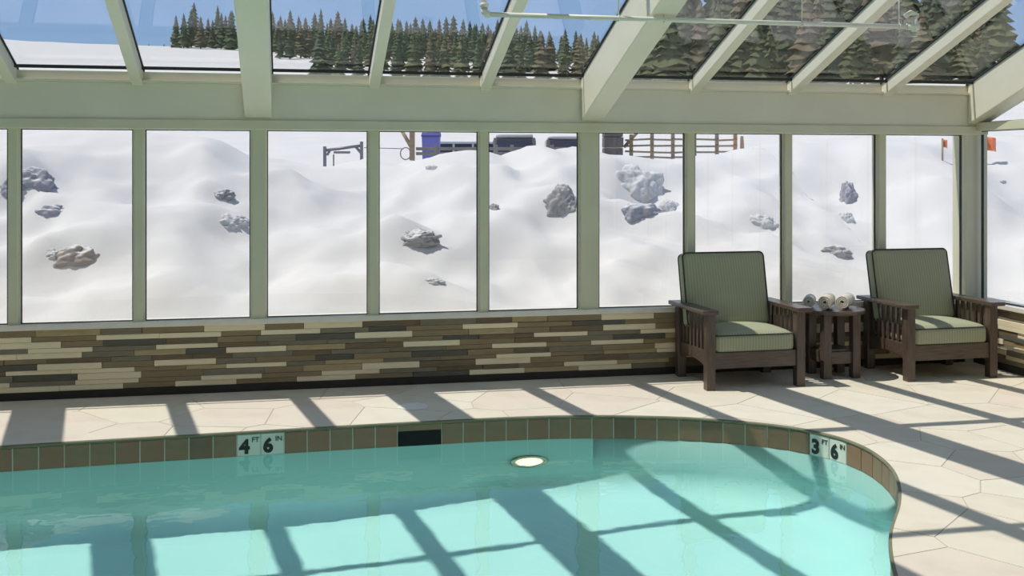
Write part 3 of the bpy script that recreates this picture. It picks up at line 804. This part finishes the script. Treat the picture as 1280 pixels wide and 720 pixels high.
def hit_snow(u, v):
    d = 9.2 / 1.0
    while d < 260:
        p = at_depth(u, v, d)
        if p.z <= snow_h(p.x, p.y): return p
        d += 0.02 if d < 20 else 0.2
    return at_depth(u, v, 40)
CHUNKS = [  # u, v, width px, height px, material, kind
    (40, 232, 52, 44, M_ROCKBLUE, 'boulder', 'blue grey boulder half buried in the snow bank', 0.3),
    (12, 240, 30, 34, M_ROCKBLUE, 'boulder', 'small blue grey boulder touching the larger blue grey boulder, half snowed in', 0.3),
    (64, 266, 40, 20, M_ROCKBLUE, 'boulder', 'low blue grey rock just under the larger boulder', 0.3),
    (88, 326, 62, 32, M_ROCKBROWN, 'boulder', 'brown smooth boulder low in the snow bank', 0.2),
    (60, 322, 26, 20, M_ICE, 'snow_chunk', 'crumbled grey snow lump touching the brown boulder', 0.6),
    (274, 246, 34, 14, M_ROCK, 'boulder', 'small dark rock poking from smooth snow', 0.6),
    (286, 280, 44, 20, M_ICE, 'snow_chunk', 'rough grey snow lump under the small dark rock', 0.7),
    (514, 303, 62, 26, M_ROCK, 'boulder', 'long dark rock low in the rounded snow mound', 0.7),
    (541, 353, 26, 9, M_ICE, 'snow_chunk', 'small grey snow lump below the long dark rock', 0.6),
    (540, 212, 16, 11, M_ICE, 'snow_chunk', 'little grey snow lump near the top of the mound', 0.5),
    (618, 262, 12, 14, M_ROCK, 'boulder', 'tiny dark stone beside the mullion in the snow mound', 0.5),
    (706, 263, 46, 52, M_ROCK, 'boulder', 'dark grey boulder with crumbly snow on its side', 0.6),
    (796, 240, 62, 58, M_ICE, 'snow_chunk', 'big grey broken snow slab below the rail fence', 0.5),
    (806, 270, 52, 30, M_ROCKBLUE, 'boulder', 'blue grey rock under the big broken snow slab', 0.3),
    (838, 262, 24, 20, M_ICE, 'snow_chunk', 'small snow lump touching the side of the broken slab', 0.6),
    (955, 283, 34, 26, M_ICE, 'snow_chunk', 'soft grey snow lump behind the armchair by the stone wall', 0.5),
    (1062, 250, 18, 40, M_ROCKBLUE, 'boulder', 'narrow upright blue grey rock behind the side table', 0.5),
    (1060, 276, 18, 22, M_ICE, 'snow_chunk', 'grey snow lump under the narrow upright rock', 0.5),
    (1048, 318, 36, 20, M_ROCK, 'boulder', 'dark rock low in the snow behind the side table', 0.6),
    (1252, 228, 14, 5, M_ROCK, 'boulder', 'tiny dark stone in the snow seen through the gable wall', 0.3)]
CPOS = [hit_snow(c[0], c[1]) for c in CHUNKS]
for c, p in zip(CHUNKS, CPOS):
    d = p.x * SY + p.y * CY; w = c[2] / F * d; h = c[3] / F * d
    BUMPS.append((p.x - 0.1 * w, p.y - 0.5 * w, -0.20 * w, 0.6 * w, 0.5 * w)); BUMPS.append((p.x - 0.3 * w, p.y + 0.55 * w, 0.22 * w, 0.7 * w, 0.5 * w))

def grid_patch(xs, ys, verts, faces, keep):
    o = len(verts); nx_ = len(xs)
    for y in ys:
        for x in xs: verts.append((x, y, snow_h(x, y)))
    for j in range(len(ys) - 1):
        for i in range(nx_ - 1):
            if keep((xs[i] + xs[i + 1]) / 2, (ys[j] + ys[j + 1]) / 2):
                a = o + j * nx_ + i; faces.append((a, a + 1, a + 1 + nx_, a + nx_))
sv, sf = [], []
YN, XN = YW + 0.21, XR + 0.21
def lin(a, b, st):
    n = max(1, round((b - a) / st)); return [a + (b - a) * k / n for k in range(n + 1)]
grid_patch(lin(-9, XN, 0.085) , lin(YN, 15.5, 0.085), sv, sf, lambda x, y: True)
grid_patch(lin(XN, 17, 0.11), lin(YN, 15.5, 0.11), sv, sf, lambda x, y: True)
grid_patch(lin(XN, 17, 0.30), lin(-4, YN, 0.30), sv, sf, lambda x, y: True)
grid_patch(lin(-9, 17, 0.25), lin(15.5, 22, 0.25), sv, sf, lambda x, y: True)
# far land as a fan
o0 = len(sv); TH = [-0.95 + 2.3 * k / 150 for k in range(151)]; RR = [17.0 * (300 / 17.0) ** (k / 70) for k in range(71)]
for r_ in RR:
    for th in TH:
        x, y = r_ * math.sin(th), r_ * math.cos(th)
        inside = -9 < x < 17 and y < 22
        sv.append((x, y, snow_h(x, y) - (0.25 if inside else 0)))
for j in range(70):
    for i in range(150):
        a = o0 + j * 151 + i; sf.append((a, a + 1, a + 152, a + 151))
me = bpy.data.meshes.new('snow_ground'); me.from_pydata(sv, [], sf); me.materials.append(M_SNOW)
bm = bmesh.new(); bm.from_mesh(me)
bmesh.ops.remove_doubles(bm, verts=bm.verts, dist=0.002)
for f in bm.faces:
    f.smooth = True
    if f.normal.z < 0: f.normal_flip()
bm.to_mesh(me); bm.free()
snow = tag(link('snow_ground', me), 'deep white ploughed snow bank and snowy hillside outside the glass', 'snow', kind='stuff')

def lump(seed, sub=3, rough=0.35):
    bm = bmesh.new(); bmesh.ops.create_icosphere(bm, subdivisions=sub, radius=1)
    for v in bm.verts:
        n_ = v.co.normalized()
        a_ = Vector((seed, seed * 0.7, -seed)); q = rough
        r_ = 1 + 0.26 * noise.noise(n_ * 1.4 + a_) + 0.20 * noise.noise(n_ * 3.0 - a_) + q * (0.20 * noise.noise(n_ * 6.5 + a_ * 2) + 0.13 * noise.noise(n_ * 14 + a_) + 0.07 * noise.noise(n_ * 28 + a_))
        v.co = n_ * r_
    for f in bm.faces: f.smooth = True
    return bm
for k, (c, p) in enumerate(zip(CHUNKS, CPOS)):
    u, v, wp, hp, m, nm, lab, rough = c
    d = p.x * SY + p.y * CY; w = wp / F * d; h = hp / F * d
    bm = lump(3.1 * k + 1, 5, rough)
    bmesh.ops.scale(bm, vec=(w * 0.56, max(w, h) * 0.32, h * 0.58), verts=bm.verts)
    me = bpy.data.meshes.new(nm); bm.to_mesh(me); bm.free(); me.materials.append(m)
    o = link(nm, me, loc=(p.x, p.y + 0.22 * w, p.z - 0.06 * h), rot=(0, random.uniform(-0.25, 0.25), -YAW + random.uniform(-0.3, 0.3)))
    tag(o, lab, 'rock' if nm == 'boulder' else 'snow lump', 'rocks in the snow bank' if nm == 'boulder' else 'snow lumps in the bank')

# ------------------------------------------------------------------ things beyond the snow bank
def ground_at(u, d):
    p = at_depth(u, V0, d); p.z = snow_h(p.x, p.y); return p
RZ = -YAW
# metal rack
D_ = 19.0; g = ground_at(430, D_)
rk_ = empty('metal_rack', (g.x, g.y, g.z), RZ); tag(rk_, 'grey metal frame with two posts and a bar, half buried in snow', 'frame')
def loc_px(u, v, d, base):   # position in the frame of an object at base turned to face the camera
    q = at_depth(u, v, d) - Vector(base); return ((u - 640) / F * d - ((base[0] * CY - base[1] * SY)), 0, q.z)
for u, vt in ((406, 183), (452, 177)):
    a = loc_px(u, vt, D_, g); MB().box((a[0] - 0.026, -0.03, -0.3), (a[0] + 0.026, 0.03, a[2])).build('post', M_GREYMETAL, rk_, bevel=0.006)
a, b = loc_px(406, 188, D_, g), loc_px(452, 182, D_, g)
MB().tube([a, b], 0.026, 8).build('cross_bar', M_GREYMETAL, rk_, smooth=True)
MB().tube([loc_px(445, 184, D_, g), loc_px(452, 192, D_, g)], 0.024, 8).build('brace', M_GREYMETAL, rk_, smooth=True)
MB().tube([loc_px(409, 194, D_, g), loc_px(413, 187, D_, g)], 0.022, 8).build('brace', M_GREYMETAL, rk_, smooth=True)
a, b = loc_px(418, 192, D_, g), loc_px(437, 189, D_, g)
MB().box((a[0], -0.10, a[2]), (b[0], 0.10, b[2])).build('hook_plate', M_GREYMETAL, rk_, bevel=0.01)
MB().tube([loc_px(417, 193, D_, g), (loc_px(417, 210, D_, g)[0], 0, -0.2)], 0.012, 8).build('stay', M_GREYMETAL, rk_, smooth=True)
# timber post with strut and a hoop
D_ = 20.0; g = ground_at(516, D_)
tp = empty('timber_post', (g.x, g.y, g.z), RZ); tag(tp, 'brown timber gate post with a slanted strut and wire hoop', 'post')
a = loc_px(512, 160, D_, g); b = loc_px(519, 160, D_, g)
MB().box((a[0], -0.05, -0.4), (b[0] - 0.01, 0.05, a[2])).build('post', M_FENCE, tp, bevel=0.01)
MB().tube([loc_px(502, 163, D_, g), loc_px(514, 184, D_, g)], 0.035, 8).build('strut', M_FENCE, tp, smooth=True)
MB().tube([(loc_px(507 + 6.5 * math.cos(q), 192 + 7.5 * math.sin(q), D_, g)) for q in [2 * math.pi * k / 20 for k in range(20)]], 0.011, 6, closed=True).build('hoop', M_GREYMETAL, tp, smooth=True)
MB().tube([loc_px(455, 184.5, D_, g), loc_px(505, 186, D_, g)], 0.008, 6).build('wire', M_GREYMETAL, tp, smooth=True)
# guard rail in front of the vehicles
D_ = 20.5; g = ground_at(640, D_)
gr = empty('guard_rail', (g.x, g.y, g.z), RZ); tag(gr, 'low grey timber guard rail running before the parked vehicles', 'rail')
for v in (186, 192):
    a = loc_px(520, v, D_, g); b = loc_px(738, v - 1, D_, g)
    MB().box((a[0], -0.03, a[2] - 0.03), (b[0], 0.03, a[2] + 0.03)).build('rail', M_GUARD, gr, bevel=0.006)
for u in (545, 620, 640, 690, 730):
    a = loc_px(u, 181, D_, g); MB().box((a[0] - 0.035, -0.04, -0.4), (a[0] + 0.035, 0.04, a[2])).build('post', M_GUARD, gr, bevel=0.006)
# blue bin
D_ = 32.0; g = ground_at(539, D_)
bi = empty('waste_bin', (g.x, g.y, g.z), RZ); tag(bi, 'blue wheeled waste bin with a darker lid behind the snow mound', 'bin')
a, b = loc_px(528, 171, D_, g), loc_px(550, 171, D_, g); hb = a[2]; wb = (b[0] - a[0]) / 2; xc = (a[0] + b[0]) / 2
MB().raw([(xc - wb * .85, -.22, .08), (xc + wb * .85, -.22, .08), (xc + wb * .85, .22, .08), (xc - wb * .85, .22, .08), (xc - wb, -.28, hb), (xc + wb, -.28, hb), (xc + wb, .28, hb), (xc - wb, .28, hb)],
         [(3, 2, 1, 0), (4, 5, 6, 7), (0, 1, 5, 4), (1, 2, 6, 5), (2, 3, 7, 6), (3, 0, 4, 7)]).build('body', M_BLUE, bi, bevel=0.02)
MB().prism([(-.32, hb), (.30, hb), (.30, hb + .10), (0, hb + .13), (-.32, hb + .04)], 'x', xc - wb * 1.06, xc + wb * 1.06).build('lid', M_BLUEDK, bi, bevel=0.015)
for s_ in (-1, 1):
    MB().lathe([(0.03, -0.025), (0.10, -0.025), (0.10, 0.025), (0.03, 0.025)], 18, M=Matrix.Translation((xc + s_ * wb * 0.8, 0.22, 0.10)) @ Matrix.Rotation(math.pi / 2, 4, 'Y')).build('wheel', M_TYRE, bi)

def make_car(name, loc, rz, paint, van, snowcap):
    t = empty(name, loc, rz)
    L, Wd, Hb, H = (4.9, 1.9, 1.05, 2.0) if van else (4.6, 1.84, 0.98, 1.72)
    h = L / 2
    body = [(-h, 0.35), (-h, 0.82), (-h + 0.15, Hb - 0.06), (-h + 1.0, Hb), (h - 0.10, Hb + 0.02), (h, 0.85), (h, 0.35)]
    MB().prism(body, 'y', -Wd / 2, Wd / 2).build('body', paint, t, bevel=0.06, seg=3)
    f0, f1 = (-h + 0.75, -h + 1.35) if van else (-h + 1.05, -h + 1.80)
    cab = [(f0, Hb - 0.02), (f1, H - 0.04), (f1 + 0.2, H), (h - 0.40, H - 0.01), (h - 0.08, Hb - 0.02)]
    MB().prism(cab, 'y', -Wd / 2 + 0.07, Wd / 2 - 0.07).build('cabin', paint, t, bevel=0.05, seg=3)
    for s_ in (-1, 1):
        y0_ = s_ * (Wd / 2 - 0.068); xx = f1 - 0.05
        segs = [(f1 - 0.10, f1 + 0.75), (f1 + 0.85, f1 + 1.65), (f1 + 1.75, h - 0.45)]
        for k, (p0_, p1_) in enumerate(segs):
            top0 = p0_ + (0.10 if k == 0 else 0.0); 
            poly = [(p0_ - (0.18 if k == 0 else 0), Hb + 0.04), (top0, H - 0.12), (p1_ - (0.12 if k == 2 else 0), H - 0.12), (p1_, Hb + 0.04)]
            MB().prism(poly, 'y', min(y0_, y0_ + s_ * 0.012), max(y0_, y0_ + s_ * 0.012)).build('side_window', M_CARGLASS, t)
    MB().raw([(f0 + 0.02, -Wd / 2 + 0.16, Hb + 0.03), (f0 + 0.02, Wd / 2 - 0.16, Hb + 0.03), (f1 - 0.02, Wd / 2 - 0.22, H - 0.09), (f1 - 0.02, -Wd / 2 + 0.22, H - 0.09),
              (f0 - 0.02, -Wd / 2 + 0.16, Hb + 0.05), (f0 - 0.02, Wd / 2 - 0.16, Hb + 0.05), (f1 - 0.06, Wd / 2 - 0.22, H - 0.07), (f1 - 0.06, -Wd / 2 + 0.22, H - 0.07)],
             [(3, 2, 1, 0), (4, 5, 6, 7), (0, 1, 5, 4), (1, 2, 6, 5), (2, 3, 7, 6), (3, 0, 4, 7)]).build('windscreen', M_CARGLASS, t)
    for xw in (-h + 0.85, h - 0.85):
        for s_ in (-1, 1):
            MB().lathe([(0.18, -0.10), (0.34, -0.10), (0.35, 0), (0.34, 0.10), (0.18, 0.10)], 22, M=Matrix.Translation((xw, s_ * (Wd / 2 - 0.08), 0.35)) @ Matrix.Rotation(math.pi / 2, 4, 'X')).build('wheel', M_TYRE, t)
    if snowcap:
        bm = rounded_box((h - 0.5 - f1) / 2 + 0.10, Wd / 2 - 0.16, 0.09, 0.085, 8, 0.03)
        o = bm_obj('snow_cap', bm, M_SNOW, t); o.location = ((f1 + h - 0.35) / 2, 0, H + 0.07)
    return t
def park(name, u, d, rz, paint, van, cap, label, drop):
    g = ground_at(u, d); t = make_car(name, (g.x, g.y, g.z - drop), rz, paint, van, cap); return tag(t, label, 'car', 'vehicles parked behind the snow bank')
park('parked_van', 575, 51.0, RZ + 0.05, M_VAN, True, False, 'pale blue grey van parked behind the snow mound', 0.65)
park('parked_car', 643, 44.0, RZ + math.pi / 2, M_CARDK, False, True, 'dark snow capped car parked end on beside the pale van', 0.0)
park('parked_car', 708, 45.0, RZ + math.pi / 2, M_CARDK, False, True, 'dark snow capped car parked beside the timber stack', 0.0)
# stack of dark planks at the fence end
D_ = 20.0; g = ground_at(766, D_)
st = empty('timber_stack', (g.x, g.y, g.z), RZ); tag(st, 'dark weathered stack of planks at the end of the rail fence', 'timber')
a, b = loc_px(754, 166, D_, g), loc_px(777, 166, D_, g); zt = a[2] + 0.12; nz = 7
for k in range(nz):
    z0_ = -0.15 + (zt + 0.15) * k / nz; z1_ = -0.15 + (zt + 0.15) * (k + 1) / nz - 0.012
    MB().box((a[0], -0.25, z0_), (b[0] + (0.01 if k % 2 else 0), 0.25, z1_)).build('plank', mat('dark_timber', [(0.10, 0.085, 0.09), (0.16, 0.14, 0.14)], 0.85, 5), st, bevel=0.004)
# rail fence
D_ = 20.0; g = ground_at(860, D_)
fe = empty('rail_fence', (g.x, g.y, g.z), RZ); tag(fe, 'weathered timber post and rail fence standing in the snow', 'fence')
for u, vt, m in ((789, 168, M_FENCE), (815, 163, M_FENCE), (841, 162, M_FENCE), (868, 162, M_FENCE), (896, 163, M_FENCE), (919, 164, M_FENCEO)):
    a = loc_px(u, vt, D_, g); MB().box((a[0] - 0.032, -0.04, -0.5), (a[0] + 0.032, 0.04, a[2])).build('post', m, fe, bevel=0.008)
us = (781, 815, 841, 868, 896, 921)
for v in (164, 174.5, 182, 190, 197):
    for k in range(5):
        a, b = loc_px(us[k], v + random.uniform(-1, 1) + 0.6 * k * 0.3, D_, g), loc_px(us[k + 1], v + random.uniform(-1, 1), D_, g)
        MB().tube([(a[0], -0.045, a[2]), (b[0], -0.045, b[2])], 0.017, 8).build('rail', M_FENCEO if k == 4 else M_FENCE, fe, smooth=True)
MB().tube([loc_px(780, 184, D_, g), loc_px(797, 165, D_, g)], 0.03, 8).build('strut', M_FENCE, fe, smooth=True)
a = loc_px(927, 170, D_, g); b = loc_px(929, 202, D_, g)
MB().raw([(b[0] - 0.07, -0.05, -0.4), (b[0] + 0.09, -0.05, -0.4), (b[0] + 0.09, 0.05, -0.4), (b[0] - 0.07, 0.05, -0.4), (a[0] - 0.02, -0.03, a[2]), (a[0] + 0.03, -0.03, a[2]), (a[0] + 0.03, 0.03, a[2]), (a[0] - 0.02, 0.03, a[2])],
         [(3, 2, 1, 0), (4, 5, 6, 7), (0, 1, 5, 4), (1, 2, 6, 5), (2, 3, 7, 6), (3, 0, 4, 7)]).build('end_post', M_FENCEO, fe, bevel=0.01)
# orange marker flags
def flag(u, vt, vb, v_base, wpx, label):
    g = hit_snow(u, v_base); d = g.x * SY + g.y * CY
    t = empty('marker_flag', (g.x, g.y, g.z), RZ); tag(t, label, 'flag', 'orange marker flags in the snow')
    a = loc_px(u, vt, d, g); MB().tube([(a[0], 0, -0.3), (a[0], 0, a[2])], 0.014, 8).build('pole', M_FENCE, t, smooth=True)
    w = wpx / F * d; h = (vb - vt) / F * d; m = MB(); vs3 = []; fs3 = []
    for j in range(9):
        for i in range(7):
            for s_ in (0, 1):
                vs3.append((a[0] + w * j / 8, 0.03 * math.sin(j * 0.9) + s_ * 0.006, a[2] - h * i / 6 - 0.03 * j / 8))
    def ix(j, i, s_): return (j * 7 + i) * 2 + s_
    for j in range(8):
        for i in range(6):
            for s_ in (0, 1): fs3.append((ix(j, i, s_), ix(j + 1, i, s_), ix(j + 1, i + 1, s_), ix(j, i + 1, s_)))
    for j in range(8): fs3.append((ix(j, 0, 0), ix(j + 1, 0, 0), ix(j + 1, 0, 1), ix(j, 0, 1))); fs3.append((ix(j, 6, 0), ix(j + 1, 6, 0), ix(j + 1, 6, 1), ix(j, 6, 1)))
    for i in range(6): fs3.append((ix(0, i, 0), ix(0, i + 1, 0), ix(0, i + 1, 1), ix(0, i, 1))); fs3.append((ix(8, i, 0), ix(8, i + 1, 0), ix(8, i + 1, 1), ix(8, i, 1)))
    m.raw(vs3, fs3).build('cloth', M_ORANGE, t, smooth=True)
flag(1178, 173, 183, 201, 7, 'small orange marker flag on a pole outside the long window wall')
flag(1231, 170, 187, 206, 15, 'larger orange marker flag seen through the gable wall')

# ------------------------------------------------------------------ conifers on the hill
def tree_mesh(seed, mi):
    r_ = random.Random(seed); m = MB()
    m.tube([(0, 0, -0.12), (0, 0, 0.45), (0, 0, 0.98)], [0.018, 0.012, 0.003], 6, 1)
    nl = 11; z = 0.10 + r_.uniform(0, 0.05)
    for k in range(nl):
        t = k / nl; z0_ = z + (1 - z) * t * 0.97; z1_ = min(1.0, z0_ + (1 - z) / nl * 1.9)
        R_ = (0.155 * (1 - t) ** 0.75 + 0.012) * r_.uniform(0.8, 1.15); n = 11; vs4 = []; a0 = r_.random() * 6
        for i in range(n):
            a = a0 + 2 * math.pi * i / n; q = R_ * r_.uniform(0.62, 1.15)
            vs4.append((q * math.cos(a), q * math.sin(a), z0_ - R_ * r_.uniform(0.15, 0.5)))
        for i in range(n):
            a = a0 + 2 * math.pi * (i + 0.5) / n; q = R_ * 0.42
            vs4.append((q * math.cos(a), q * math.sin(a), z0_ + (z1_ - z0_) * 0.30))
        vs4.append((r_.uniform(-.004, .004), r_.uniform(-.004, .004), z1_)); ap = 2 * n; fs4 = []
        for i in range(n):
            fs4.append((i, n + i, n + (i - 1) % n)); fs4.append((n + i, ap, n + (i - 1) % n)); fs4.append((i, (i + 1) % n, n + i))
        m.raw(vs4, fs4, 0)
    return m.mesh('conifer', [NEEDLES[mi], M_BARK])
TREES = [tree_mesh(s, s % 3) for s in range(9)]
TINT = ['deep green', 'olive green', 'rust tinged']
rt = random.Random(99); nt_ = 0
TREE_BASE = lambda u, d: ground_at(u, d)
def plant(u, d, h, label, group):
    k_ = rt.choice((0, 1, 2, 3, 4, 5, 6, 7, 0, 1, 3, 4))
    g = ground_at(u, d); o = link('conifer', TREES[k_], loc=(g.x, g.y, g.z - 0.02 * h), rot=(0, 0, rt.random() * 6.28))
    k = h * rt.uniform(1.25, 1.6); o.scale = (k * rt.uniform(0.8, 1.05), k * rt.uniform(0.8, 1.05), h)
    return tag(o, TINT[k_ % 3] + ' ' + label, 'tree', group)
for u in (8, 14, 24, 112, 186, 205):
    plant(u, 228, rt.uniform(1.6, 3.0), 'small lone conifer on the bare snowy ridge', 'small conifers on the bare ridge')
L1, G1 = 'slender conifer in the dense forest along the snowy ridge', 'forest along the snowy ridge'
tops = [(218, 14), (240, 6), (262, 9), (290, 8), (335, 12), (380, 13), (430, 15), (470, 13), (510, 20), (560, 22), (600, 24), (640, 27), (665, 32), (690, 46), (720, 52), (760, 44), (800, 20), (830, 8)]
def top_v(u):
    for (a, va), (b, vb) in zip(tops[:-1], tops[1:]):
        if a <= u <= b: return va + (vb - va) * (u - a) / (b - a)
    return tops[-1][1]
for d, st_ in ((226, 9.5), (210, 12.0), (194, 17.0)):
    u = 220 if d > 200 else (345 if d > 180 else 470)
    while u < 815:
        g = ground_at(u, d); zt = at_depth(u, top_v(u) + rt.uniform(-5, 9) + (226 - d) * 0.5, d).z
        if zt - g.z > 2.5: plant(u, d + rt.uniform(-4, 4), zt - g.z, L1, G1)
        u += st_ * rt.uniform(0.7, 1.3)
L2, G2 = 'tall conifer in the nearer forest behind the sprinkler pipe', 'nearer forest on the slope'
for d, st_ in ((150, 18.0), (125, 20.0), (104, 23.0)):
    u = 800
    while u < 1250:
        g = ground_at(u, d); zt = at_depth(u, rt.uniform(-75, -20) + (150 - d) * 1.1, d).z
        plant(u, d + rt.uniform(-3, 3), zt - g.z, L2, G2)
        u += st_ * rt.uniform(0.7, 1.3)
L3, G3 = 'low conifer at the foot of the ridge forest above the header beam', 'young trees at the foot of the forest'
for d, st_ in ((176, 14.0), (146, 17.0), (120, 21.0)):
    u = 350 if d > 150 else 400
    while u < 800:
        plant(u, d + rt.uniform(-4, 4), rt.uniform(4.2, 6.2), L3, G3); u += st_ * rt.uniform(0.7, 1.3)
